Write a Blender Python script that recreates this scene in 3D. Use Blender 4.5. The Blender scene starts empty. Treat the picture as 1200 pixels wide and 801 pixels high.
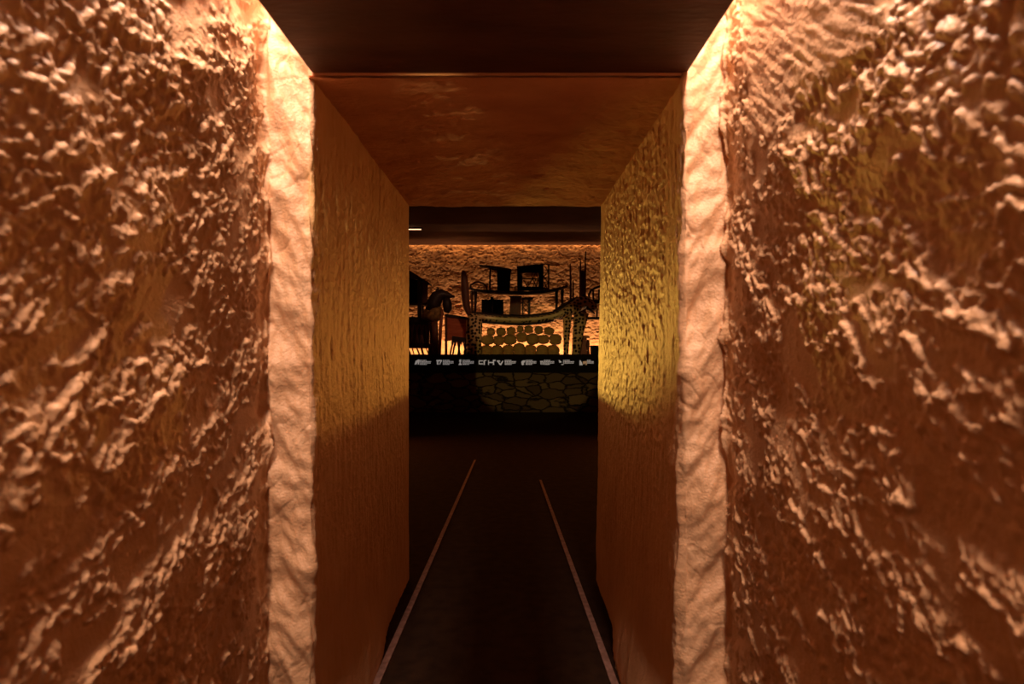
import bpy, bmesh, math, random
import numpy as np
from mathutils import Vector, Matrix

random.seed(7)
SC = bpy.context.scene
COL = SC.collection
PI = math.pi

# ------------------------------------------------------------------ camera, world, lamps, exposure
FPX = 700.0                 # focal length in pixels of the 1200 px frame
CAMZ = 1.39
cam_d = bpy.data.cameras.new('camera')
cam_d.sensor_width = 36.0
cam_d.lens = 36.0 * FPX / 1200.0
cam_d.clip_start = 0.02
cam_d.dof.use_dof = True
cam_d.dof.focus_distance = 4.6
cam_d.dof.aperture_fstop = 3.0
cam = bpy.data.objects.new('camera', cam_d)
cam.location = (0, 0, CAMZ)
cam.rotation_euler = (PI / 2, 0, 0)
COL.objects.link(cam)
SC.camera = cam

SC.view_settings.view_transform = 'Standard'
SC.view_settings.look = 'None'
SC.view_settings.gamma = 1.0
SC.view_settings.use_curve_mapping = False
SC.view_settings.exposure = 0.0

world = bpy.data.worlds.new('world')
SC.world = world
world.use_nodes = True
world.node_tree.nodes['Background'].inputs[0].default_value = (1.0, 0.45, 0.15, 1)
world.node_tree.nodes['Background'].inputs[1].default_value = 0.0

LX, RX = -0.606, 0.522      # passage walls
LO, RO = -0.745, 0.655      # outer walls of the near corridor
D1, D2 = 1.81, 3.53         # near and far mouth of the passage
ZC = 2.190                  # passage ceiling
BACK = 14.0                 # plaster wall behind the display
ZR = 3.63                   # ceiling of the display room
PLAT = 1.03                 # top of the display platform


def lamp(name, kind, loc, rot, power, color, **kw):
    d = bpy.data.lights.new(name, kind)
    d.energy = power
    d.color = color
    for k, v in kw.items():
        setattr(d, k, v)
    o = bpy.data.objects.new(name, d)
    o.location = loc
    o.rotation_euler = rot
    COL.objects.link(o)
    return o


WARM = (1.0, 0.70, 0.57)
# linear lamps hidden in the ceiling slots of the near corridor (left, right)
lamp('slot_lamp', 'AREA', (-0.668, 0.35, 2.64), (0, 0, 0), 74, WARM, shape='RECTANGLE', size=0.05, size_y=2.8)
lamp('slot_lamp', 'AREA', (0.583, 0.35, 2.64), (0, 0, 0), 74, WARM, shape='RECTANGLE', size=0.05, size_y=2.8)
# linear lamp in the slot above the display's back wall, and the footlight in the trough below it
lamp('cove_lamp', 'AREA', (0, BACK - 0.13, 3.86), (0, 0, 0), 26, (1.0, 0.50, 0.20),
     shape='RECTANGLE', size=7.0, size_y=0.05)
lamp('foot_lamp', 'AREA', (0, BACK - 0.36, PLAT + 0.03), (math.radians(180 - 22), 0, 0), 72, (1.0, 0.54, 0.27),
     shape='RECTANGLE', size=6.0, size_y=0.06)
# two small yellow floor spots among the exhibits that shine back into the passage over the caption rail
lamp('floor_spot', 'SPOT', (-2.35, 12.25, 1.1425), (math.radians(94.2), 0, math.radians(180 + 21.0)), 1150, (1.0, 0.54, 0.08),
     spot_size=math.radians(14), spot_blend=0.35, shadow_soft_size=0.001)
lamp('floor_spot', 'SPOT', (2.35, 12.25, 1.1425), (math.radians(94.2), 0, math.radians(180 - 20.0)), 380, (1.0, 0.37, 0.045),
     spot_size=math.radians(14), spot_blend=0.35, shadow_soft_size=0.001)
# unseen fill lamps added in the display room to redden the passage walls
lamp('passage_fill', 'AREA', (-2.3, 8.5, 1.5), (math.radians(90), 0, math.radians(180 + 22)), 22, (1.0, 0.32, 0.07),
     shape='RECTANGLE', size=0.9, size_y=1.6)
lamp('passage_fill', 'AREA', (2.3, 8.5, 1.5), (math.radians(90), 0, math.radians(180 - 22)), 22, (1.0, 0.32, 0.07),
     shape='RECTANGLE', size=0.9, size_y=1.6)
# faint warm fill spot, added to brighten the left half of the display
lamp('exhibit_fill', 'SPOT', (-0.2, 9.2, 3.5), (math.radians(67), 0, math.radians(15)), 80, (1.0, 0.50, 0.28),
     spot_size=math.radians(26), spot_blend=0.5, shadow_soft_size=0.03)
# unseen spot added behind the camera to light the display through the passage
lamp('display_fill', 'SPOT', (-0.53, -2.3, 2.14), (math.radians(90 - 4.4), 0, math.radians(-4.0)), 900, (1.0, 0.72, 0.28),
     spot_size=math.radians(11), spot_blend=0.25, shadow_soft_size=0.02)


# ------------------------------------------------------------------ noise
def _hash(ix, iy, seed):
    ix = ix.astype(np.int64); iy = iy.astype(np.int64)
    n = (ix * 374761393 + iy * 668265263 + seed * 1442695041) & 0xffffffff
    n = ((n ^ (n >> 13)) * 1274126177) & 0xffffffff
    n = ((n ^ (n >> 16)) * 2246822519) & 0xffffffff
    return ((n ^ (n >> 15)) & 0xffffff) / float(0xffffff)


def perlin(x, y, seed=0):
    x = np.asarray(x, float); y = np.asarray(y, float)
    ix = np.floor(x); iy = np.floor(y)
    fx = x - ix; fy = y - iy
    u = fx * fx * fx * (fx * (fx * 6 - 15) + 10); v = fy * fy * fy * (fy * (fy * 6 - 15) + 10)

    def g(dx, dy):
        a = _hash(ix + dx, iy + dy, seed) * 2 * PI
        return np.cos(a) * (fx - dx) + np.sin(a) * (fy - dy)
    a = g(0, 0) + u * (g(1, 0) - g(0, 0))
    b = g(0, 1) + u * (g(1, 1) - g(0, 1))
    return (a + v * (b - a)) * 1.5


def fbm(x, y, seed=0, oct=4, gain=0.5):
    s = 0; a = 1.0; f = 1.0
    for k in range(oct):
        s = s + a * perlin(x * f, y * f, seed + 17 * k)
        a *= gain; f *= 2.03
    return s


def blobs(x, y, seed=0):
    """round bumps, one per jittered cell, 0..1"""
    ix = np.floor(x); iy = np.floor(y)
    out = np.zeros_like(x)
    for dx in (-1, 0, 1):
        for dy in (-1, 0, 1):
            cx, cy = ix + dx, iy + dy
            px = cx + 0.15 + 0.7 * _hash(cx, cy, seed); py = cy + 0.15 + 0.7 * _hash(cx, cy, seed + 1)
            r = 0.30 + 0.45 * _hash(cx, cy, seed + 2)
            d2 = ((x - px) ** 2 + (y - py) ** 2) / r ** 2
            out = np.maximum(out, np.sqrt(np.clip(1 - d2, 0, 1)) * r / 0.75)
    return out


def sstep(a, b, x):
    t = np.clip((x - a) / (b - a), 0, 1)
    return t * t * (3 - 2 * t)


# ------------------------------------------------------------------ materials
def mat(name, color, rough=0.8, spec=0.3, metal=0.0):
    m = bpy.data.materials.new(name)
    m.use_nodes = True
    b = m.node_tree.nodes['Principled BSDF']
    b.inputs['Base Color'].default_value = (*color, 1)
    b.inputs['Roughness'].default_value = rough
    b.inputs['Specular IOR Level'].default_value = spec
    b.inputs['Metallic'].default_value = metal
    return m


def nt(m):
    return m.node_tree.nodes, m.node_tree.links, m.node_tree.nodes['Principled BSDF']


def mottled(name, c1, c2, scale=6.0, rough=0.8, spec=0.3, bump=0.0, bscale=60.0, stretch=(1, 1, 1), detail=5):
    m = mat(name, c1, rough, spec)
    N, L, B = nt(m)
    tc = N.new('ShaderNodeTexCoord')
    mp = N.new('ShaderNodeMapping'); mp.inputs['Scale'].default_value = stretch
    L.new(tc.outputs['Object'], mp.inputs['Vector'])
    n = N.new('ShaderNodeTexNoise'); n.inputs['Scale'].default_value = scale; n.inputs['Detail'].default_value = detail
    L.new(mp.outputs[0], n.inputs['Vector'])
    r = N.new('ShaderNodeValToRGB')
    r.color_ramp.elements[0].position = 0.35; r.color_ramp.elements[0].color = (*c1, 1)
    r.color_ramp.elements[1].position = 0.65; r.color_ramp.elements[1].color = (*c2, 1)
    L.new(n.outputs['Fac'], r.inputs[0]); L.new(r.outputs[0], B.inputs['Base Color'])
    if bump:
        n2 = N.new('ShaderNodeTexNoise'); n2.inputs['Scale'].default_value = bscale; n2.inputs['Detail'].default_value = 6
        L.new(mp.outputs[0], n2.inputs['Vector'])
        bp = N.new('ShaderNodeBump'); bp.inputs['Strength'].default_value = bump; bp.inputs['Distance'].default_value = 0.01
        L.new(n2.outputs['Fac'], bp.inputs['Height']); L.new(bp.outputs[0], B.inputs['Normal'])
    return m


M = {}
M['plaster'] = mottled('ochre_plaster', (0.62, 0.35, 0.17), (0.70, 0.42, 0.22), 5, 0.50, 0.5, 0.35, 140)
M['back_plaster'] = mottled('display_plaster', (0.56, 0.30, 0.13), (0.66, 0.38, 0.18), 2.5, 0.7, 0.25, 0.6, 40)
M['ceil_panel'] = mottled('dark_brown_panel', (0.060, 0.022, 0.011), (0.095, 0.036, 0.018), 4, 0.65, 0.3, 0.3, 20, (1, 3, 1))
M['pass_ceil'] = mottled('brown_ceiling_plaster', (0.60, 0.28, 0.15), (0.72, 0.36, 0.19), 5, 0.8, 0.2, 0.7, 45, (1, 1.6, 1))
M['room_ceil'] = mottled('room_ceiling_paint', (0.11, 0.05, 0.027), (0.16, 0.072, 0.038), 2, 0.85, 0.2)
M['carpet'] = mottled('dark_brown_carpet', (0.026, 0.012, 0.0055), (0.042, 0.020, 0.009), 14, 0.95, 0.1, 0.8, 260)
M['dark_wood'] = mottled('blackened_wood', (0.014, 0.008, 0.006), (0.028, 0.014, 0.010), 14, 0.55, 0.35, 0.2, 40, (1, 1, 0.3))
M['brown_wood'] = mottled('brown_wood', (0.085, 0.032, 0.016), (0.15, 0.055, 0.028), 12, 0.55, 0.3, 0.2, 40, (1, 1, 0.3))
M['red_wood'] = mottled('reddish_wood', (0.22, 0.065, 0.03), (0.32, 0.10, 0.045), 12, 0.5, 0.35, 0.2, 40, (1, 1, 0.3))
M['red_hide'] = mottled('red_brown_leather', (0.45, 0.09, 0.03), (0.60, 0.15, 0.05), 9, 0.55, 0.4, 0.2, 50, (0.4, 1, 2.5))
M['olive_wood'] = mottled('olive_brown_wood', (0.40, 0.25, 0.07), (0.52, 0.33, 0.10), 9, 0.7, 0.25, 0.4, 50, (1, 1, 3))
M['olive_dark'] = mottled('dark_olive_wood', (0.10, 0.05, 0.015), (0.30, 0.17, 0.05), 14, 0.7, 0.25, 0.4, 50)
M['black'] = mat('black_paint', (0.004, 0.003, 0.003), 0.8, 0.12)
M['rail'] = mat('black_panel', (0.008, 0.007, 0.007), 0.75, 0.15)
M['stand'] = mat('dark_stand_paint', (0.02, 0.012, 0.008), 0.8, 0.15)
M['strip'] = mottled('pale_light_band', (0.22, 0.12, 0.085), (0.36, 0.20, 0.15), 30, 0.8, 0.2, 0.5, 120)  # pale colour standing for light on the carpet


def leopard():
    m = mat('spotted_hide_paint', (0.45, 0.30, 0.10), 0.55, 0.35)
    N, L, B = nt(m)
    tc = N.new('ShaderNodeTexCoord')
    sp = N.new('ShaderNodeSeparateXYZ'); L.new(tc.outputs['Object'], sp.inputs[0])
    sh = N.new('ShaderNodeMath'); sh.operation = 'MULTIPLY'; sh.inputs[1].default_value = 0.25; L.new(sp.outputs['Y'], sh.inputs[0])
    a1 = N.new('ShaderNodeMath'); L.new(sp.outputs['X'], a1.inputs[0]); L.new(sh.outputs[0], a1.inputs[1])
    a2 = N.new('ShaderNodeMath'); L.new(sp.outputs['Z'], a2.inputs[0]); L.new(sh.outputs[0], a2.inputs[1])
    cb = N.new('ShaderNodeCombineXYZ'); L.new(a1.outputs[0], cb.inputs[0]); L.new(a2.outputs[0], cb.inputs[1])
    v = N.new('ShaderNodeTexVoronoi'); v.voronoi_dimensions = '2D'
    v.inputs['Scale'].default_value = 13.5; v.inputs['Randomness'].default_value = 0.6
    L.new(cb.outputs[0], v.inputs['Vector'])
    r = N.new('ShaderNodeValToRGB')
    r.color_ramp.interpolation = 'CONSTANT'
    r.color_ramp.elements[0].color = (0.012, 0.007, 0.005, 1)
    r.color_ramp.elements[1].position = 0.36; r.color_ramp.elements[1].color = (0.66, 0.47, 0.20, 1)
    L.new(v.outputs['Distance'], r.inputs[0]); L.new(r.outputs[0], B.inputs['Base Color'])
    return m


M['spots'] = leopard()
M['seat_highlight'] = mottled('pale_yellow_highlight', (0.80, 0.64, 0.28), (0.88, 0.74, 0.38), 10, 0.5, 0.4)  # pale yellow with the seat's highlight put into the colour


def stonework():
    m = mat('flat_stone_masonry', (0.2, 0.14, 0.07), 0.85, 0.2)
    N, L, B = nt(m)
    tc = N.new('ShaderNodeTexCoord')
    mp = N.new('ShaderNodeMapping'); mp.inputs['Scale'].default_value = (4.0, 4.0, 8.6)
    L.new(tc.outputs['Object'], mp.inputs['Vector'])
    nz = N.new('ShaderNodeTexNoise'); nz.inputs['Scale'].default_value = 2.2
    L.new(mp.outputs[0], nz.inputs['Vector'])
    ad = N.new('ShaderNodeMix'); ad.data_type = 'VECTOR'; ad.inputs['Factor'].default_value = 0.28
    L.new(mp.outputs[0], ad.inputs[4]); L.new(nz.outputs['Color'], ad.inputs[5])
    v = N.new('ShaderNodeTexVoronoi'); v.feature = 'DISTANCE_TO_EDGE'; v.inputs['Scale'].default_value = 1.0
    v2 = N.new('ShaderNodeTexVoronoi'); v2.inputs['Scale'].default_value = 1.0
    L.new(ad.outputs[1], v.inputs['Vector']); L.new(ad.outputs[1], v2.inputs['Vector'])
    edge = N.new('ShaderNodeValToRGB'); edge.color_ramp.elements[0].position = 0.015; edge.color_ramp.elements[1].position = 0.07
    L.new(v.outputs['Distance'], edge.inputs[0])
    hue = N.new('ShaderNodeValToRGB')
    hue.color_ramp.elements[0].color = (0.06, 0.036, 0.018, 1); hue.color_ramp.elements[1].color = (0.15, 0.105, 0.05, 1)
    sp = N.new('ShaderNodeSeparateColor'); L.new(v2.outputs['Color'], sp.inputs[0]); L.new(sp.outputs[0], hue.inputs[0])
    mx = N.new('ShaderNodeMix'); mx.data_type = 'RGBA'
    mx.inputs[6].default_value = (0.012, 0.008, 0.005, 1)
    L.new(edge.outputs[0], mx.inputs['Factor']); L.new(hue.outputs[0], mx.inputs[7])
    L.new(mx.outputs[2], B.inputs['Base Color'])
    bp = N.new('ShaderNodeBump'); bp.inputs['Strength'].default_value = 0.8; bp.inputs['Distance'].default_value = 0.03
    L.new(edge.outputs[0], bp.inputs['Height']); L.new(bp.outputs[0], B.inputs['Normal'])
    return m


M['stone'] = stonework()


def emit(name, color, strength):
    m = mat(name, color)
    B = m.node_tree.nodes['Principled BSDF']
    B.inputs['Emission Color'].default_value = (*color, 1)
    B.inputs['Emission Strength'].default_value = strength
    return m


M['print'] = emit('backlit_grey_print', (0.62, 0.57, 0.52), 0.32)
M['tan_print'] = emit('backlit_tan_print', (0.55, 0.34, 0.17), 0.32)
M['led'] = emit('warm_led', (1.0, 0.55, 0.30), 2.5)


# ------------------------------------------------------------------ object helpers
def mesh_obj(name, me, m, parent=None):
    o = bpy.data.objects.new(name, me)
    COL.objects.link(o)
    if m is not None:
        me.materials.append(m)
    if parent is not None:
        o.parent = parent
    return o


def obj(name, bm, m, parent=None, smooth=False, bevel=0.0):
    """world-space bmesh -> one mesh object, stored relative to its parent chain"""
    off = Vector((0, 0, 0))
    p = parent
    while p is not None:
        off += p.location
        p = p.parent
    bmesh.ops.recalc_face_normals(bm, faces=bm.faces)
    if off.length:
        bmesh.ops.translate(bm, verts=bm.verts, vec=-off)
    me = bpy.data.meshes.new(name)
    bm.to_mesh(me)
    bm.free()
    if smooth:
        me.polygons.foreach_set('use_smooth', [True] * len(me.polygons))
    o = mesh_obj(name, me, m, parent)
    if bevel:
        b = o.modifiers.new('bevel', 'BEVEL'); b.width = bevel; b.segments = 2; b.limit_method = 'ANGLE'
    return o


def tag(o, label, cat, group=None):
    o['label'] = label; o['category'] = cat
    if group:
        o['group'] = group
    return o


def thing(name, label, cat, loc, group=None):
    o = bpy.data.objects.new(name, None)
    o.empty_display_size = 0.1
    o.location = loc
    COL.objects.link(o)
    return tag(o, label, cat, group)


def structure(o):
    o['kind'] = 'structure'
    return o


def NB():
    return bmesh.new()


def box(bm, x0, x1, y0, y1, z0, z1):
    vs = [bm.verts.new((x, y, z)) for x in (x0, x1) for y in (y0, y1) for z in (z0, z1)]
    for f in ((0, 1, 3, 2), (4, 6, 7, 5), (0, 4, 5, 1), (2, 3, 7, 6), (0, 2, 6, 4), (1, 5, 7, 3)):
        bm.faces.new([vs[i] for i in f])
    return bm


def prism(bm, poly, y0, y1):
    """polygon of (x, z) points pushed from y0 to y1"""
    a = [bm.verts.new((x, y0, z)) for x, z in poly]
    b = [bm.verts.new((x, y1, z)) for x, z in poly]
    n = len(poly)
    bm.faces.new(a); bm.faces.new(b[::-1])
    for i in range(n):
        j = (i + 1) % n
        bm.faces.new((a[i], b[i], b[j], a[j]))
    return bm


def loft(bm, pts, rad, n=12, power=2.0):
    """closed tube through pts; rad = list of (across, other) half sizes; 'across' lies in the y direction when possible"""
    pts = [Vector(p) for p in pts]
    rings = []
    for i, p in enumerate(pts):
        t = (pts[min(i + 1, len(pts) - 1)] - pts[max(i - 1, 0)]).normalized()
        u = Vector((0, 1, 0)) - t * t.y
        if u.length < 0.1:
            u = Vector((1, 0, 0)) - t * t.x
        u.normalize()
        w = t.cross(u).normalized()
        a, b = rad[i] if isinstance(rad[i], tuple) else (rad[i], rad[i])
        ring = []
        for k in range(n):
            c, s = math.cos(2 * PI * k / n), math.sin(2 * PI * k / n)
            c = math.copysign(abs(c) ** (2 / power), c); s = math.copysign(abs(s) ** (2 / power), s)
            ring.append(bm.verts.new(p + u * (a * c) + w * (b * s)))
        rings.append(ring)
    for r0, r1 in zip(rings, rings[1:]):
        for k in range(n):
            bm.faces.new((r0[k], r0[(k + 1) % n], r1[(k + 1) % n], r1[k]))
    bm.faces.new(rings[0][::-1]); bm.faces.new(rings[-1])
    return bm


def X(px, d):
    return (px - 600.0) * d / FPX


def Z(py, d):
    return CAMZ - (py - 400.5) * d / FPX


def at(px, py, d):
    return Vector((X(px, d), d, Z(py, d)))


def grid_mesh(name, P, m, parent=None):
    """P: (n, k, 3) array of points -> smooth grid"""
    n, k, _ = P.shape
    me = bpy.data.meshes.new(name)
    idx = np.arange(n * k).reshape(n, k)
    q = np.stack([idx[:-1, :-1], idx[1:, :-1], idx[1:, 1:], idx[:-1, 1:]], -1).reshape(-1, 4)
    me.vertices.add(n * k); me.vertices.foreach_set('co', P.reshape(-1).astype(np.float32))
    me.loops.add(q.size); me.loops.foreach_set('vertex_index', q.reshape(-1).astype(np.int32))
    me.polygons.add(len(q))
    me.polygons.foreach_set('loop_start', np.arange(0, q.size, 4, dtype=np.int32))
    me.polygons.foreach_set('use_smooth', np.ones(len(q), dtype=bool))
    me.update(calc_edges=True); me.validate()
    return mesh_obj(name, me, m, parent)


# ------------------------------------------------------------------ the setting
def rough_wall(name, side):
    """one plastered sheet: outer corridor wall, the jamb face, the passage wall, the room side of the partition"""
    sx = -1 if side == 'left' else 1
    xo, xi = (LO, LX) if sx < 0 else (RO, RX)
    seed = 3 if sx < 0 else 71
    ys = np.concatenate([np.arange(-2.5, 0.6, 0.06), np.arange(0.6, D1, 0.0038)])
    A = np.stack([np.full_like(ys, xo), ys], 1)
    xs = np.linspace(xo, xi, 48)[1:]
    Bp = np.stack([xs, np.full_like(xs, D1)], 1)
    yc = np.concatenate([np.arange(D1 + 0.004, D1 + 0.1, 0.004), np.arange(D1 + 0.1, D2, 0.0075)])
    C = np.stack([np.full_like(yc, xi), yc], 1)
    xd = np.concatenate([xi + sx * np.arange(0, 0.1, 0.006), xi + sx * np.arange(0.1, 4.4, 0.25)])
    D = np.stack([xd, np.full_like(xd, D2)], 1)
    pr = np.concatenate([A, Bp, C, D])
    zone = np.concatenate([np.zeros(len(A)), np.ones(len(Bp)), np.full(len(C), 2), np.full(len(D), 3)])
    for it in range(6):                                 # round the arrises
        q = pr.copy(); q[1:-1] = 0.25 * pr[:-2] + 0.5 * pr[1:-1] + 0.25 * pr[2:]
        q[-12:] = pr[-12:]; pr = q
    tg = np.gradient(pr, axis=0)
    nrm = np.stack([tg[:, 1], -tg[:, 0]], 1)
    if sx > 0:
        nrm = -nrm
    nrm = -nrm if nrm[100, 0] * sx > 0 else nrm
    nrm /= np.linalg.norm(nrm, axis=1)[:, None] + 1e-9
    for it in range(4):
        nrm[1:-1] = (nrm[:-2] + nrm[1:-1] + nrm[2:]) / 3
    zs = np.concatenate([np.arange(0, 0.3, 0.03), np.arange(0.3, 2.46, 0.0048), np.arange(2.48, 3.66, 0.06)])
    arc = np.concatenate([[0], np.cumsum(np.linalg.norm(np.diff(pr, axis=0), axis=1))])
    S, T = np.meshgrid(arc, zs, indexing='ij')
    sB = arc[np.searchsorted(zone, 1)]; sC = arc[np.searchsorted(zone, 2)]; sD = arc[np.searchsorted(zone, 3)]
    # wavy border of the smooth jamb plaster
    wob = 0.016 * fbm(T * 4.0, T * 0 + 3.1, seed + 5, 4)
    inA = 1 - sstep(sB - 0.012, sB + 0.004, S + wob)
    inC = sstep(sC - 0.004, sC + 0.02, S)
    inB = np.clip(1 - inA - inC, 0, 1)
    # outer wall: thrown plaster, knobs in patches, drawn along a diagonal
    ang = 0.62 * (1 if sx < 0 else 1)
    u = S * math.cos(ang) + T * math.sin(ang); v = -S * math.sin(ang) + T * math.cos(ang)
    w1 = 0.35 * fbm(S * 9, T * 9, seed + 30, 3); w2 = 0.35 * fbm(S * 9, T * 9, seed + 31, 3)
    patch = sstep(-0.62, 0.12, fbm(u * 4.2 + w1, v * 8.5 + w2, seed + 1, 4, 0.55))
    knob = fbm(u * 30 + w1 * 2, v * 46 + w2 * 2, seed + 2, 3, 0.5)
    knob = np.maximum(knob, -0.30)
    big = np.maximum(fbm(u * 11 + w1, v * 22 + w2, seed + 3, 3, 0.5), -0.35)
    fine = fbm(S * 80, T * 80, seed + 4, 2)
    low = fbm(u * 2.6, v * 4.5, seed + 6, 2)
    pop = blobs(u * 34 + w1 * 3, v * 52 + w2 * 3, seed + 50)
    pop2 = blobs(u * 60 + w2 * 3, v * 84 + w1 * 3, seed + 60)
    hA = 0.012 * low + (0.06 + 0.94 * patch) * (0.0040 * knob + 0.005 * big + 0.0080 * pop + 0.0055 * pop2) + 0.0013 * fine * (0.3 + patch)
    nearB = np.exp(-((S + wob - (sB - 0.012)) / 0.009) ** 2)
    if sx > 0:                                          # smoother dragged patch high on the right wall
        pa = S - 2.5; e = 0.10 * fbm(S * 5, T * 5, 88, 3)
        sm = sstep(0.98, 1.10, pa + e) * (1 - sstep(1.60, 1.72, pa + e)) * sstep(1.84, 1.92, T + e + 0.12 * (pa - 1.3))
        drag = fbm((S * 0.8 + T * 0.6) * 9, (T * 0.8 - S * 0.6) * 55, 89, 3)
        hA = hA * (1 - 0.85 * sm) + sm * (0.008 + 0.0022 * drag)
    hA = hA * (1 - 0.55 * sstep(sB - 0.10, sB, S)) + 0.011 * nearB
    hA = hA + (0.030 * fbm(T * 4.3, T * 0 + 5.7, seed + 40, 4, 0.6)) * np.exp(-((S - sB) / 0.045) ** 2)
    # jamb: trowelled smooth, a few creases
    cre = np.abs(fbm(S * 3 + T * 3.5, T * 9 - S * 12, seed + 9, 2))
    keep = sstep(0.0, 0.35, fbm(S * 5, T * 6, seed + 10, 2))
    hB = 0.021 * fbm(S * 9 + T * 3, T * 5, seed + 7, 3) - 0.004 * keep * np.exp(-(cre / 0.045) ** 2) + 0.0012 * fbm(S * 60, T * 40, seed + 8, 2)
    # passage wall: drawn down with a float, stippled patch on the right side
    st = fbm(S * 26, T * 7, seed + 11, 4)
    hC = 0.0030 * st + 0.0012 * fbm(S * 60, T * 45, seed + 12, 2) + 0.004 * fbm(S * 2.2, T * 1.7, seed + 13, 2)
    band = sstep(sC + 0.16, sC + 0.22, S) * (1 - sstep(sD - 0.22, sD - 0.12, S)) * sstep(0.95, 1.05, T + 0.05 * fbm(S * 8, T * 8, seed + 15, 2))
    stip = fbm(S * 34, T * 30, seed + 14, 3)
    hC = hC + (0.0042 if sx > 0 else 0.0012) * band * np.maximum(stip, -0.4)
    # wall swells a little towards its foot
    foot = (0.040 if sx < 0 else 0.050) * (1 - sstep(0.0, 0.35, T)) * (1 - sstep(sC + 0.75, sC + 1.15, S))
    lean = 0.0 if sx < 0 else 0.030 * (1 - T / 2.19)
    hC = hC + foot + np.maximum(lean, 0)
    wv = 0.012 * fbm(T * 5, T * 0 + 9.7, seed + 21, 4) * np.exp(-((S - sC) / 0.05) ** 2)
    h = hA * inA + hB * inB + hC * inC + wv
    h *= 1 - sstep(sD - 0.03, sD, S) * (1 - 0.4)
    h *= 1 - sstep(sD + 0.02, sD + 0.15, S)
    P = np.empty(S.shape + (3,))
    P[..., 0] = pr[:, 0][:, None] + nrm[:, 0][:, None] * h
    P[..., 1] = pr[:, 1][:, None] + nrm[:, 1][:, None] * h
    P[..., 2] = T
    if sx < 0:
        P = P[::-1]
    return structure(grid_mesh(name, P, M['plaster']))


rough_wall('wall_left', 'left')
rough_wall('wall_right', 'right')

# floor, ceilings, lintel
structure(obj('floor', box(NB(), -5.2, 5.2, -2.6, BACK + 0.2, -0.12, 0.0), M['carpet']))
structure(obj('ceiling_corridor', box(NB(), LX, RX + 0.008, -2.5, D1, ZC + 0.014, ZC + 0.09), M['ceil_panel'], bevel=0.003))
structure(obj('ceiling_slot', box(NB(), -1.0, 0.9, -2.5, D1 + 0.3, 3.02, 3.10), M['ceil_panel']))
structure(obj('wall_rear', box(NB(), -1.1, 1.0, -2.6, -2.5, 0, 3.1), M['plaster']))
xs = np.linspace(LX - 0.012, RX + 0.030, 120); ys = np.linspace(D1, D2, 140)
gx, gy = np.meshgrid(xs, ys, indexing='ij')
gz = ZC + 0.004 * fbm(gx * 5, gy * 5, 301, 4) + 0.0016 * fbm(gx * 30, gy * 18, 302, 3) + 0.0 * gx
structure(grid_mesh('ceiling_passage', np.stack([gx, gy, gz], -1)[::-1], M['pass_ceil']))
structure(obj('wall_lintel', box(NB(), LX - 0.012, RX + 0.012, D1 + 0.002, D2 + 0.01, ZC + 0.008, ZR + 0.02), M['pass_ceil']))
structure(obj('ceiling_room', box(NB(), -5.0, 5.0, D2 - 0.02, BACK - 0.20, ZR, ZR + 0.12), M['room_ceil']))
structure(obj('ceiling_cove', box(NB(), -5.0, 5.0, BACK - 0.5, BACK + 0.1, 4.15, 4.25), M['room_ceil']))
structure(obj('wall_room_left', box(NB(), -5.1, -5.0, D2, BACK, 0, 4.2), M['back_plaster']))
structure(obj('wall_room_right', box(NB(), 5.0, 5.1, D2, BACK, 0, 4.2), M['back_plaster']))
xs = np.concatenate([np.linspace(-5.05, -2.7, 12)[:-1], np.linspace(-2.7, 2.6, 330), np.linspace(2.6, 5.05, 12)[1:]])
zs = np.concatenate([np.linspace(0.5, 1.0, 5)[:-1], np.linspace(1.0, 3.75, 190), np.linspace(3.8, 4.2, 5)])
gx, gz = np.meshgrid(xs, zs, indexing='ij')
gy = BACK - 0.02 - 0.030 * fbm(gx * 2.2, gz * 3.2, 401, 3) - 0.022 * (1 - np.abs(fbm(gx * 6, gz * 10, 402, 4))) - 0.012 * fbm(gx * 20, gz * 26, 403, 3)
structure(grid_mesh('wall_back', np.stack([gx, gy, gz], -1), M['back_plaster']))
# the stone parapet and the platform the exhibits stand on
structure(obj('wall_parapet', box(NB(), -4.9, 4.9, 11.80, 12.06, 0, 0.80), M['stone'], bevel=0.01))
structure(obj('floor_platform', box(NB(), -4.9, 4.9, 12.06, BACK + 0.1, 0.60, PLAT), M['stand']))

# pale strips that paint the bands of light on the walkway carpet
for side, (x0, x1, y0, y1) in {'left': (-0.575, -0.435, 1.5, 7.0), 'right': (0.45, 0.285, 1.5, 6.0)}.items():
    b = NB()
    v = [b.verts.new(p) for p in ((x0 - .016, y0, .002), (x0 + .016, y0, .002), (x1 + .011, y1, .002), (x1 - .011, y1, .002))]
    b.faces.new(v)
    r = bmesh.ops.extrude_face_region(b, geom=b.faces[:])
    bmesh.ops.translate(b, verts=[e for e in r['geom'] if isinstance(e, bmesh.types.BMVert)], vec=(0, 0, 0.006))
    o = obj('floor_light_band', b, M['strip'])
    tag(o, 'pale strip standing for light on the dark floor along the %s passage wall' % side, 'floor strip', 'painted light bands on the walkway floor')

# slim light line under the display room ceiling
t = thing('linear_light', 'slim glowing light line under the dark room ceiling, behind the left wall edge', 'ceiling light', (-2.6, 11.7, ZR))
obj('housing', box(NB(), -3.5, -1.76, 11.68, 11.74, ZR - 0.035, ZR), M['black'], t)
obj('diffuser', box(NB(), -3.48, -1.78, 11.675, 11.70, ZR - 0.045, ZR - 0.033), M['led'], t)

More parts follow.
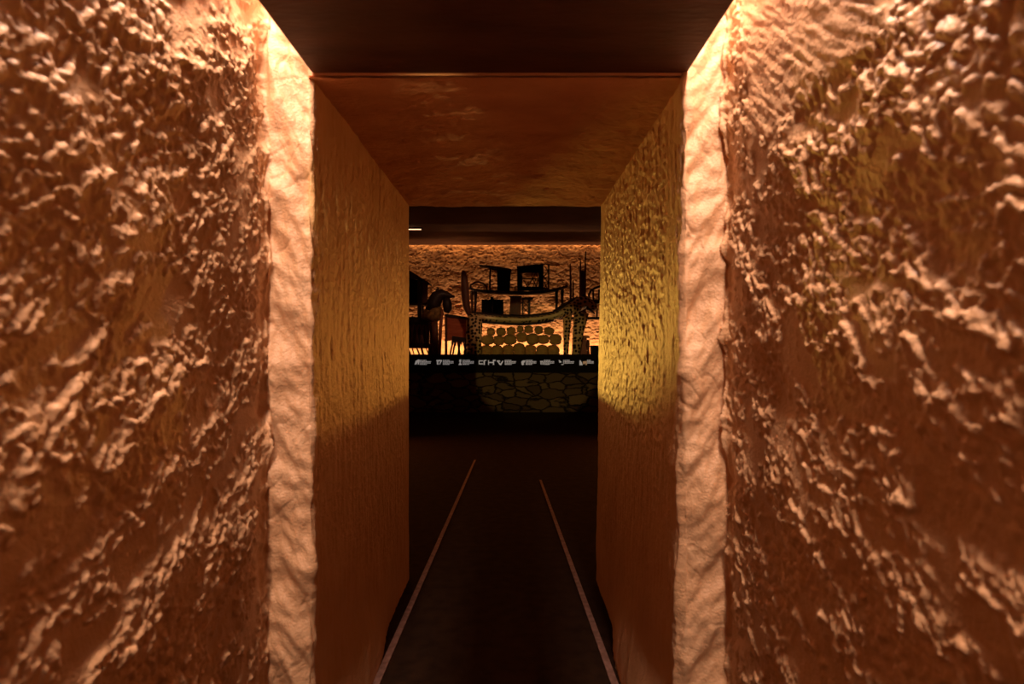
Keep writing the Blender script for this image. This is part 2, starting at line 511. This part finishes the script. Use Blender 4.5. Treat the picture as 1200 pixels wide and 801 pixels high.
# ------------------------------------------------------------------ caption rail
rail = thing('caption_rail', 'long black sloping rail of pale pictograms and captions on the stone parapet', 'label rail', (0, 11.9, 0.80))
y_f, y_b = 11.74, 12.02
z_f, z_b = Z(436.5, y_f), Z(415, y_b)
b = NB()
pr = [(y_f, 0.80), (y_f, z_f), (y_b, z_b), (y_b + 0.04, z_b), (y_b + 0.04, 0.80)]
va = [b.verts.new((-4.6, y, z)) for y, z in pr]; vb = [b.verts.new((4.6, y, z)) for y, z in pr]
b.faces.new(va); b.faces.new(vb[::-1])
for i in range(5):
    b.faces.new((va[i], va[(i + 1) % 5], vb[(i + 1) % 5], vb[i]))
obj('panel', b, M['rail'], rail)


def on_rail(px, py):
    """point on the sloping face seen at that place, lifted 2 mm off it"""
    # intersection of the view ray with the plane through (y_f, z_f) and (y_b, z_b)
    m = (z_b - z_f) / (y_b - y_f)
    s = -(py - 400.5) / FPX
    y = (z_f - m * y_f - CAMZ) / (s - m)
    n = Vector((0, -m, 1)).normalized()
    return Vector((X(px, y), y, CAMZ + s * y)) + n * 0.002


def printed(name, polys, m):
    b = NB()
    for poly in polys:
        vs = [b.verts.new(on_rail(*p)) for p in poly]
        b.faces.new(vs)
    r = bmesh.ops.extrude_face_region(b, geom=b.faces[:])
    n = Vector((0, -(z_b - z_f), y_b - y_f)).normalized()
    bmesh.ops.translate(b, verts=[e for e in r['geom'] if isinstance(e, bmesh.types.BMVert)], vec=n * 0.002)
    return obj(name, b, m, rail)


def q(x0, y0, x1, y1):
    return [(x0, y0), (x1, y0), (x1, y1), (x0, y1)]


def caption(x0, x1, m='print', rows=4):
    ps = []
    rr = random.Random(int(x0 * 10))
    y = 421.6
    ends = [0.62, 0.98, 0.95, 0.6]
    for k in range(rows):
        xe = x0 + (x1 - x0) * ends[k]
        x = x0
        while x < xe - 0.4:
            w = rr.uniform(0.9, 2.2)
            ps.append(q(x, y, min(x + w, xe), y + 1.0))
            x += w + 0.35
        y += 1.55
    printed('caption', ps, M[m])


for x0, x1, m in ((492, 505.5, 'print'), (519, 532, 'print'), (542, 556, 'print'), (591.5, 605, 'print'),
                  (616, 629, 'print'), (637.5, 650, 'print'), (660, 673, 'print'), (688, 696, 'print')):
    caption(x0, x1, m, 4 if x0 < 655 else 3)
# pictograms: little seats and figures
printed('pictogram', [[(486, 427), (487, 423), (490, 421), (492, 421.5), (491, 427), (489.6, 427), (489.6, 424), (488, 427)]], M['print'])
printed('pictogram', [q(511.5, 421.6, 518, 423.4), q(512, 423.4, 513.8, 427), [(516, 423.4), (517.6, 423.4), (515.6, 427), (514.6, 427)]], M['print'])
printed('pictogram', [[(538.6, 421), (540.4, 421), (540.6, 422.8), (539.9, 424.6), (541.2, 427.6), (537.2, 427.6), (538.8, 424.6), (538, 422.8)]], M['print'])
printed('pictogram', [q(561, 422.2, 566, 423.2), q(561, 425.6, 566, 426.8), q(561, 423.2, 562, 425.6), q(566.6, 422, 568.2, 427.4), q(568.2, 421.6, 570, 422.6)], M['print'])
printed('pictogram', [q(572, 422, 573, 427.4), q(573, 424, 578, 425.2), q(577.6, 421.4, 579, 427.4), q(579, 421.4, 580.8, 422.8)], M['print'])
printed('pictogram', [q(582.4, 422.2, 586, 423.6), [(583, 423.6), (584.2, 423.6), (586.6, 426), (588.6, 422.6), (590, 422.6), (587.4, 427.8), (585.4, 427.4)]], M['print'])
printed('pictogram', [[(611, 423.6), (613, 422.2), (615.6, 422.2), (615, 424.6), (613.8, 424.6), (614, 427), (612.4, 428), (611, 426.6)]], M['print'])
printed('pictogram', [q(633, 422.8, 636.8, 424), q(633.4, 424, 634.6, 427), q(635.6, 424, 636.8, 427)], M['print'])
printed('pictogram', [[(654.6, 421.8), (655.8, 421.8), (658.4, 424.2), (655.6, 425)], [(658, 426.6), (661, 426.4), (660, 427.4), (657.8, 427.4)]], M['print'])
printed('pictogram', [[(679, 422.2), (680.4, 422.2), (682.2, 425), (682.8, 427.8), (679, 427.8)]], M['print'])
printed('pictogram', [[(683, 423.4), (687.6, 422.8), (687.8, 427.6), (686.4, 427.6), (686.2, 425.2), (684, 427), (683.4, 426.2)]], M['tan_print'])


# ------------------------------------------------------------------ exhibits
def bar(bm, a, b, r, d, n=8):
    """round bar between two picture places at depth d"""
    return loft(bm, [at(a[0], a[1], d), at(b[0], b[1], d)], [r, r], n)


def panel(bm, poly, d0, d1):
    """outline given in picture places at depth d0, pushed back to depth d1 (true size, no scaling)"""
    return prism(bm, [(X(px, d0), Z(py, d0)) for px, py in poly], d0, d1)


def rect(bm, x0, y0, x1, y1, d0, d1):
    return panel(bm, [(x0, y0), (x1, y0), (x1, y1), (x0, y1)], d0, d1)


def pyz(z, d):      # picture row of height z at depth d
    return 400.5 + (CAMZ - z) * FPX / d


# two dark trestle stands behind the spotted bench carry the upper row
SH0, SH1, SHZ = 13.15, 13.55, Z(371.0, 13.15)
t = thing('display_stand', 'dark trestle stand behind the spotted bench, under the upper row of seats', 'stand', (X(630, 13.3), 13.35, PLAT))
obj('board', box(NB(), X(553, SH0), X(716, SH0), SH0, SH1, SHZ - 0.05, SHZ), M['stand'], t, bevel=0.004)
for px in (556.5, 679.0, 713.0):
    obj('trestle_leg', box(NB(), X(px, SH0) - 0.05, X(px, SH0) + 0.05, SH0 + 0.06, SH1 - 0.06, PLAT, SHZ - 0.05), M['stand'], t)

# --- spotted bench carved as a leopard
d = 12.62
t = thing('leopard_bench', 'spotted wooden bench carved as a leopard, tail raised at its left end', 'bench', (X(615, d), d, PLAT))
path = [(549, 372), (553, 371), (560, 372), (572, 373.2), (590, 374.6), (612, 375.4), (632, 374), (648, 371), (660, 366.5), (670, 361), (678, 357)]
wid = [.10, .19, .24, .25, .25, .25, .25, .25, .24, .21, .17]
hgt = [.06, .075, .075, .072, .070, .070, .072, .078, .09, .12, .13]
obj('seat', loft(NB(), [at(a, b_, d) for a, b_ in path], list(zip(wid, hgt)), 20, 2.6), M['spots'], t, True)
obj('seat_ridge', loft(NB(), [at(a, b_ - 4.0 - (2.5 if i > 6 else 0.4), d + 0.1) for i, (a, b_) in enumerate(path[1:])], [(.12, .045 + .03 * (i > 6)) for i in range(len(path) - 1)], 12), M['dark_wood'], t, True)
obj('seat_rail', loft(NB(), [at(a, b_ + 4.7, d + 0.02) for a, b_ in path[2:8]], [(.22, .022)] * 6, 12, 3), M['dark_wood'], t, True)
obj('seat_edge_highlight', loft(NB(), [at(a, b_ - 1.0, d - .235) for a, b_ in path[2:9]], [(.03, .032)] * 7, 10), M['seat_highlight'], t, True)  # pale front roll that paints the highlight along the seat
for pts, r0, r1, dd in (((( 557.5, 371), (557.8, 390), (558, pyz(PLAT, 12.44))), .150, .105, 12.44),
                        (((551, 371), (550, 392), (549.5, pyz(PLAT, 12.82))), .085, .06, 12.82),
                        (((681.5, 366), (677.5, 390), (674, pyz(PLAT, 12.44))), .155, .075, 12.44),
                        (((665, 368), (664, 390), (663, pyz(PLAT, 12.82))), .10, .048, 12.82)):
    b = loft(NB(), [at(px, py, dd) for px, py in pts], [(r0 * .8, r0), ((r0 + r1) / 2 * .8, (r0 + r1) / 2), (r1, r1)], 14)
    lg = obj('leg', b, M['spots'], t, True)
tailp = [(552, 370), (549, 366), (546.5, 358), (545.5, 348), (545, 336), (544, 325), (543, 317)]
obj('tail', loft(NB(), [at(a, c, d + .05) for a, c in tailp], [.05, .06, .075, .085, .085, .07, .035], 12), M['brown_wood'], t, True)
hd = obj('head', loft(NB(), [at(674, 360, d), at(680, 355, d), at(686, 353.5, d - .05), at(691, 355.5, d - .1), at(695.5, 359.5, d - .15), at(698, 362.5, d - .17)],
                      [(.13, .12), (.16, .15), (.15, .14), (.12, .10), (.09, .065), (.05, .035)], 16), M['spots'], t, True)
for ddd in (-.09, .09):
    obj('ear', loft(NB(), [at(683, 350, d + ddd), at(683.8, 346.5, d + ddd), at(684.5, 344.5, d + ddd)], [(.045, .035), (.035, .03), (.012, .01)], 10), M['dark_wood'], hd, True)
obj('jaw', loft(NB(), [at(688, 361, d - .08), at(693, 364, d - .13), at(697, 367.5, d - .16)], [(.06, .035), (.05, .025), (.03, .015)], 10), M['dark_wood'], hd, True)

# --- pile of rounded blocks under the bench
BD = 12.68
blocks = []   # (px, py, half width px, half height px, row)
row_top = [(575.2, 388.4, 5.5, 4.8), (587.4, 388.6, 6.2, 5.2), (599.0, 387.8, 6.0, 5.4), (609.3, 385.6, 4.2, 4.1),
           (619.7, 385.8, 5.9, 4.9), (631.0, 386.6, 5.5, 5.0), (643.6, 387.6, 6.8, 4.9)]
row_mid = [(571.4, 398.2, 7.2, 5.5), (584.5, 398.6, 6.6, 5.4), (597.4, 397.8, 7.4, 5.6), (611.4, 395.0, 6.6, 6.2),
           (624.0, 397.2, 7.2, 6.2), (637.0, 397.4, 7.0, 5.8), (650.2, 397.6, 7.2, 6.0)]
row_low = [(570.0, 412.2, 7.4, 8.6), (582.6, 412.2, 7.0, 8.6), (595.4, 412.0, 7.2, 8.8), (608.6, 411.0, 7.2, 9.8),
           (621.8, 412.0, 7.4, 8.8), (635.0, 412.0, 7.2, 8.8), (648.4, 412.2, 8.0, 8.6)]
ORD = ['leftmost', 'second from the left', 'third from the left', 'middle one', 'third from the right', 'second from the right', 'rightmost']
ROWN = ['top row', 'middle row', 'bottom row']


def block(w, h, rr):
    """rounded drum with two worn cuts round it, centred on its own origin"""
    b = NB()
    n, k = 24, 14
    cut = rr.uniform(-0.25, 0.25)
    rings = []
    for j in range(k + 1):
        v = -1 + 2 * j / k
        prof = (1 - abs(v) ** 2.5) ** (1 / 2.3) if abs(v) < 1 else 0.0
        prof *= 1 - 0.18 * math.exp(-((v - cut) / 0.09) ** 2)
        ring = []
        for i in range(n):
            a = 2 * PI * i / n
            wob = 1 + 0.035 * math.sin(3 * a + cut * 20) + 0.02 * math.sin(5 * a + j * .4)
            ring.append(b.verts.new((w * prof * wob * math.cos(a), 0.9 * w * prof * wob * math.sin(a), h * v)))
        rings.append(ring)
    for r0, r1 in zip(rings, rings[1:]):
        for i in range(n):
            b.faces.new((r0[i], r0[(i + 1) % n], r1[(i + 1) % n], r1[i]))
    bmesh.ops.remove_doubles(b, verts=b.verts, dist=1e-5)
    return b


rr = random.Random(11)
for r, row in enumerate((row_top, row_mid, row_low)):
    for i, (px, py, w, h) in enumerate(row):
        s = BD / FPX
        b = block(w * s, (h + (0.6 if r == 1 and i not in (3, 5) else 0.0)) * s, rr)
        bmesh.ops.rotate(b, verts=b.verts, matrix=Matrix.Rotation(rr.uniform(-.10, .10), 3, 'Y'))
        bmesh.ops.scale(b, verts=b.verts, vec=(0.93 if r == 0 else 1.05, 1.0, 1.0)); o = obj('rounded_block', b, M['olive_wood'], None, True)
        o.location = at(px, py, BD) + Vector((0, -0.10 if (i + r) % 2 else 0.13, 0))
        tag(o, 'rounded olive-brown block, %s in the %s of the pile' % (ORD[i], ROWN[r]), 'block', 'rounded blocks piled under the spotted bench')

# --- far left: dark chest-like seat, the sloping chair on it
d = 12.75
t = thing('carved_chest_seat', 'dark carved chest-like seat on short feet at the left edge of the display', 'seat', (X(486, d), d, PLAT))
obj('seat', panel(NB(), [(464, 371), (506.5, 371), (507, 374), (506, 378.5), (464, 377.5)], d, d + .55), M['dark_wood'], t, bevel=.006)
b = NB(); rect(b, 467, 378, 503, 403.5, d + .05, d + .5)
obj('body', b, M['dark_wood'], t, bevel=.006)
b = NB()
for k in range(6):
    x = 468.5 + k * 5.8
    panel(b, [(x, 402), (x + 1.6, 402), (x + 5.2, 380), (x + 3.6, 380)], d + .025, d + .06)
    panel(b, [(x + 3.6, 402), (x + 5.2, 402), (x + 1.6, 380), (x, 380)], d + .03, d + .06)
obj('carving', b, M['brown_wood'], t)
obj('bottom_rail', rect(NB(), 465, 403, 505, 408, d + .02, d + .53), M['dark_wood'], t, bevel=.005)
b = NB()
for k in range(7):
    x = 467 + k * 5.4
    bar(b, (x, 408), (x + (3.2 if k % 2 else 5.0), pyz(PLAT, d + .3)), .014 + .006 * (k % 3), d + .3, 6)
obj('brace', b, M['brown_wood'], t)
for px in (467, 503):
    for dd in (d + .04, d + .44):
        obj('foot', box(NB(), X(px, d) - .03, X(px, d) + .03, dd, dd + .07, PLAT, Z(408, d)), M['dark_wood'], t)

d = 12.80
zt = Z(371, 12.75)
t = thing('sloping_chair', 'tall dark chair with a sloping top, standing on the carved chest at left', 'chair', (X(487, d), d, zt))
b0 = pyz(zt, d)
obj('top_board', panel(NB(), [(464, 311.5), (479, 316), (503, 331), (502.4, 333.4), (490, 327.5), (478, 325), (464, 321)], d, d + .42), M['dark_wood'], t, bevel=.004)
obj('side_panel', panel(NB(), [(465, 322), (479, 325), (489, 328), (489, 355.5), (465, 355)], d + .06, d + .10), M['black'], t)
obj('back_panel', panel(NB(), [(493.5, 329), (501.4, 333), (501, 357), (493.5, 356)], d + .10, d + .13), M['brown_wood'], t)
obj('seat', rect(NB(), 465, 354.5, 502, 357.5, d + .02, d + .42), M['dark_wood'], t)
for (px, w, dd) in ((491.6, .045, d), (466.5, .04, d), (491.6, .04, d + .34), (466.5, .04, d + .34)):
    obj('leg', box(NB(), X(px, d) - w, X(px, d) + w, dd, dd + .08, Z(b0, d), Z(326 if px > 480 else 320, d)), M['dark_wood'], t)

# --- animal seat
d = 12.35
t = thing('animal_seat', 'dark carved animal-shaped seat, long-nosed head turned right, olive shoulder', 'seat', (X(512, d), d, PLAT))
b = NB()
loft(b, [at(498, 371, d + .1), at(502, 369, d), at(508, 367.5, d), at(514, 368.5, d), at(518, 371, d)], [(.09, .06), (.15, .14), (.18, .19), (.16, .17), (.08, .08)], 16)
obj('body', b, M['olive_dark'], t, True)
hd = obj('head', loft(NB(), [at(505, 364, d), at(508.5, 355, d), at(512.5, 347.5, d), at(518, 344.5, d), at(524, 345.5, d), at(529, 347, d), at(533, 347.6, d)],
                      [(.15, .12), (.15, .15), (.15, .14), (.13, .11), (.10, .075), (.06, .04), (.03, .018)], 14), M['dark_wood'], t, True)
obj('ear', loft(NB(), [at(511, 345, d - .05), at(513, 339, d - .05), at(513.6, 336.5, d - .05)], [(.04, .05), (.03, .035), (.01, .01)], 8), M['dark_wood'], hd, True)
obj('neck', loft(NB(), [at(523, 349, d + .02), at(524, 356, d + .02), at(524.5, 362, d + .02), at(523, 366.5, d + .02)], [(.10, .07), (.11, .10), (.10, .09), (.05, .05)], 12), M['dark_wood'], hd, True)
obj('leg', loft(NB(), [at(509, 374, d), at(510, 392, d), at(510, pyz(PLAT, d), d)], [(.08, .065), (.08, .06), (.08, .06)], 12, 4), M['brown_wood'], t, True)
obj('leg', loft(NB(), [at(518, 362, d - .06), at(516.2, 385, d - .06), at(514.6, pyz(PLAT, d - .06), d - .06)], [.032, .036, .036], 10), M['red_wood'], t, True)
obj('leg', loft(NB(), [at(503, 374, d + .2), at(506, 392, d + .2), at(505.5, pyz(PLAT, d + .2), d + .2)], [.035, .035, .035], 10), M['brown_wood'], t, True)

# --- red backed chair
d = 13.25
t = thing('red_backed_chair', 'low chair with a red-brown leather back and a fan of thin legs', 'chair', (X(536, d), d, PLAT))
obj('backrest', panel(NB(), [(523.5, 369.5), (550, 373.5), (550, 399), (523.5, 399)], d + .04, d + .07), M['red_hide'], t)
b = NB()
panel(b, [(521.8, 367.2), (551, 371.6), (551, 374.8), (521.8, 370.6)], d, d + .09)
obj('top_rail', b, M['dark_wood'], t, bevel=.004)
for px in (522.6, 550.2):
    obj('post', loft(NB(), [at(px, 369 if px < 530 else 372, d + .04), at(px + (.2 if px < 530 else 0), pyz(PLAT, d + .04), d + .04)], [.03, .03], 8), M['dark_wood'] if px > 530 else M['brown_wood'], t, True)
obj('seat', panel(NB(), [(530, 393.2), (551, 397), (551, 401), (529, 399.5)], d - .32, d + .05), M['dark_wood'], t, bevel=.006)
for (a, c) in ((531, 526.5), (533.5, 530), (536, 540), (539.5, 536), (543, 547.5), (546, 543.5), (549, 551.5)):
    obj('leg', bar(NB(), (a, 399), (c, pyz(PLAT, d - .25)), .020, d - .25), M['dark_wood'], t, True)
b = NB()
for k in range(16):
    x = 529.5 + k * 1.35
    bar(b, (x, 399.5), (x + rr.uniform(-.7, .7), 403.5 + rr.uniform(-.8, 1.5)), .010, d - .29, 6)
obj('fringe', b, M['brown_wood'], t)

# --- upper row: black block, brown block, little lattice stool (on the stand)
d = 13.22
zb = SHZ
yb = pyz(zb, d)
t = thing('black_block_stool', 'squat black block stool on the stand, split by a groove', 'stool', (X(577, d), d, zb))
for x0, x1 in ((564.2, 576.4), (577.6, 589.8)):
    obj('block', rect(NB(), x0, 350.6, x1, yb, d, d + .28), M['black'], t, bevel=.008)
obj('core', rect(NB(), 576, 351.5, 578, yb, d + .03, d + .25), M['dark_wood'], t)
obj('knob', loft(NB(), [at(576.8, 351.5, d + .1), at(576.6, 349, d + .1), at(576.4, 347.4, d + .1)], [.05, .035, .05], 10), M['black'], t, True)
t = thing('brown_block_stool', 'plain dark brown tapering block stool between black block and lattice stool', 'stool', (X(603.5, d), d, zb))
obj('block', panel(NB(), [(598.4, 347.6), (610.6, 347.6), (610.4, yb), (596.4, yb)], d, d + .26), M['brown_wood'], t, bevel=.012)
obj('seat', rect(NB(), 597.4, 346.4, 611.4, 348.2, d - .02, d + .28), M['dark_wood'], t, bevel=.006)
d = 13.20
t = thing('lattice_stool', 'small dark stool with a latticed side beneath the long curved bench', 'stool', (X(617, d), d, zb))
obj('seat', panel(NB(), [(612, 348.6), (616, 348), (625, 348.6), (624.6, 351.2), (612, 351)], d, d + .24), M['dark_wood'], t, bevel=.004)
for px, w in ((620.3, .022), (612.6, .016)):
    for dd in (d + .01, d + .18):
        obj('leg', box(NB(), X(px, d) - w, X(px, d) + w, dd, dd + .04, zb, Z(350.5, d)), M['dark_wood'], t)
b = NB()
for a, c in (((613, 353), (619.5, 360)), ((619.5, 353), (613, 360)), ((613, 360), (619.5, 367)), ((619.5, 360), (613, 367))):
    bar(b, a, c, .012, d + .03, 6)
obj('lattice', b, M['brown_wood'], t)

# --- long curved bench of the upper row
d = 13.32
yb = pyz(SHZ, d)
t = thing('curved_bench', 'long dark bench with an upswept seat, raised above the spotted bench', 'bench', (X(607, d), d, SHZ))
cp = [(550.5, 337.5), (556, 339.6), (568, 341), (585, 341.8), (600, 342.3), (618, 342.6), (634, 341.8), (648, 339.8), (658, 337.4), (665.5, 334.8)]
top = [(a, c - 1.7) for a, c in cp]
bot = [(a, c + (1.9 if 1 < i < 8 else 1.2)) for i, (a, c) in enumerate(cp)]
obj('seat', panel(NB(), top + bot[::-1], d - .12, d + .20), M['dark_wood'], t, bevel=.006)
for px, m_ in ((552.6, 'brown_wood'), (557.4, 'dark_wood'), (652.0, 'dark_wood'), (659.4, 'dark_wood')):
    dd = d + (.13 if px in (552.6, 659.4) else -.06)
    zt_ = Z(340.5 if px < 600 else (339.6 if px < 655 else 338.0), d)
    w = .034
    obj('leg', loft(NB(), [(X(px, d), dd, zt_), (X(px, d), dd, (zt_ + SHZ) / 2), (X(px - .6, d), dd, SHZ + .004)], [w * 1.15, w * .8, w], 8), M[m_], t, True)
obj('arm', loft(NB(), [at(550.5, 338, d), at(552, 333.6, d), at(556.5, 330.8, d), at(561, 330.2, d), at(566, 331.8, d), at(569.5, 335, d), at(571.5, 340.2, d)], [.022] * 7, 8), M['brown_wood'], t, True)

# --- chair with slanting seat board, on the curved bench
d = 13.30
t = thing('slant_topped_chair', 'small dark chair with a slanting top board, left one standing on the curved bench', 'chair', (X(582, d), d, Z(340, d)))
obj('top_board', panel(NB(), [(561.4, 309.8), (574, 310.8), (585, 312.4), (599.6, 315), (599.4, 317.2), (584, 315), (574, 313), (561.6, 311.8)], d - .1, d + .18), M['dark_wood'], t, bevel=.004)
obj('block', panel(NB(), [(582.2, 315), (598.8, 317), (597.2, 340.3), (582.6, 340.1)], d - .07, d + .15), M['black'], t, bevel=.006)
for dd in (d - .08, d + .12):
    obj('leg', loft(NB(), [at(574.4, 312.5, d) + Vector((0, dd - d, 0)), at(574.0, 339.8, d) + Vector((0, dd - d, 0))], [.016, .018], 8), M['dark_wood'], t, True)
obj('strut', loft(NB(), [at(574.6, 313, d), at(577.5, 315.4, d), at(582.6, 316, d)], [.02, .02, .02], 8), M['dark_wood'], t, True)

# --- chair with openwork back
d = 13.30
t = thing('openwork_chair', 'black square-framed chair with openwork back, right one standing on the curved bench', 'chair', (X(624, d), d, Z(341, d)))
y0 = 341.0
obj('frame', panel(NB(), [(605.6, 311.6), (620, 310.2), (637, 309), (637, 319.4), (605.9, 319.4)], d - .1, d - .03), M['black'], t, bevel=.004)
obj('bottom_rail', panel(NB(), [(606.4, 335.6), (637, 335.6), (637, 339.5), (620, 340.5), (606.4, 340.3)], d - .1, d - .03), M['black'], t, bevel=.004)
for x0, x1 in ((606.1, 611.2), (631.4, 637)):
    obj('post', rect(NB(), x0, 319, x1, 336, d - .1, d - .03), M['black'], t)
b = NB()
for a, c in (((611, 326.4), (631.6, 326.4)), ((623.6, 319), (623.6, 326.4)), ((613.5, 328), (618.5, 336)), ((618.5, 336), (624, 326.4)), ((624, 326.4), (628, 319)),
             ((624, 326.4), (629, 336)), ((628, 326.4), (624.6, 336)), ((611.8, 319), (611.8, 336)), ((628, 319), (630.6, 326.4)), ((630.6, 326.4), (628.6, 336))):
    bar(b, a, c, .012, d - .065, 6)
obj('lattice', b, M['dark_wood'], t)
b = NB()
for a, c in (((637.5, 311), (642.4, 317.5)), ((642.4, 317.5), (637.5, 324)), ((637.5, 324), (642.4, 331)), ((642.4, 331), (638, 337)), ((637.5, 330), (641.6, 338.5)), ((637, 309.6), (643, 309.8))):
    bar(b, a, c, .013, d + .06, 6)
obj('side_lattice', b, M['dark_wood'], t)
obj('seat', panel(NB(), [(607, 337.4), (643, 336.9), (643, 338.6), (607, 339.2)], d - .04, d + .16), M['dark_wood'], t)
obj('leg', bar(NB(), (643, 309.2), (642.9, 338.8), .017, d + .06), M['dark_wood'], t, True)

# --- high-backed chair behind the leopard's shoulder
d = 13.36
t = thing('high_backed_chair', 'slender chair with tall thin back posts behind the leopard head', 'chair', (X(676, d), d, SHZ))
for px, ty, r, lean in ((668.8, 309, .020, .6), (671.6, 328, .018, 0), (680.2, 304, .022, 0), (682.8, 317, .050, 0), (685.6, 294, .020, -.8)):
    obj('back_post', loft(NB(), [at(px - lean, ty, d), at(px, (ty + 362) / 2, d), at(px, 364, d)], [r * .7, r * 1.2, r * 1.3], 8), M['brown_wood'], t, True)
obj('seat', rect(NB(), 666.5, 362, 686.6, 365.4, d - .14, d + .06), M['brown_wood'], t)
for px in (668.5, 686):
    obj('leg', box(NB(), X(px, d) - .025, X(px, d) + .025, d - .03, d + .03, SHZ, Z(365, d)), M['brown_wood'], t)

# --- armchair mostly hidden by the passage wall
d = 13.30
t = thing('bow_backed_armchair', 'dark bow-backed armchair half hidden behind the right passage wall', 'chair', (X(702, d), d, SHZ))
obj('bow', loft(NB(), [at(690, 352, d), at(690.2, 345, d), at(692.5, 340.5, d), at(698, 337, d), at(705, 334.6, d), at(712, 336, d), at(715, 343, d), at(715, 352, d)], [.026] * 8, 8), M['dark_wood'], t, True)
for px in (695.2, 702, 709):
    obj('spindle', bar(NB(), (px, 339), (px, 353), .022, d), M['dark_wood'], t, True)
obj('seat', panel(NB(), [(688.6, 350.5), (718, 352), (718, 356), (698, 355.4), (689, 353)], d - .16, d + .12), M['dark_wood'], t, bevel=.004)
for px in (699.6, 714):
    obj('leg', loft(NB(), [at(px - 2, 354, d), at(px, 363, d), at(px, pyz(SHZ, d), d)], [.024, .020, .018], 8), M['dark_wood'], t, True)

# --- low right: reddish stool, black box
d = 12.98
t = thing('red_brown_stool', 'reddish-brown panelled low stool to the right of the spotted front leg', 'stool', (X(685, d), d, PLAT))
obj('panel', panel(NB(), [(678.6, 393.5), (688, 394.5), (688, pyz(PLAT, d)), (678.6, pyz(PLAT, d))], d, d + .13), M['red_wood'], t, bevel=.008)
obj('leg', loft(NB(), [at(689.6, 398, d), at(688.6, 404, d), at(689.4, 410, d), at(689.6, pyz(PLAT, d), d)], [.025, .045, .025, .04], 10), M['brown_wood'], t, True)
obj('seat', panel(NB(), [(678, 392.5), (691, 393.5), (691, 396), (678, 395)], d - .02, d + .15), M['red_wood'], t, bevel=.004)
d = 12.2
t = thing('black_box', 'small matt black box standing at the right end of the caption rail', 'box', (X(698, d), d, PLAT))
obj('body', rect(NB(), 693, 405.6, 706, pyz(PLAT, d), d, d + .2), M['rail'], t, bevel=.006)
obj('lid', rect(NB(), 692.4, 404.6, 706.6, 406.2, d - .01, d + .21), M['rail'], t, bevel=.003)
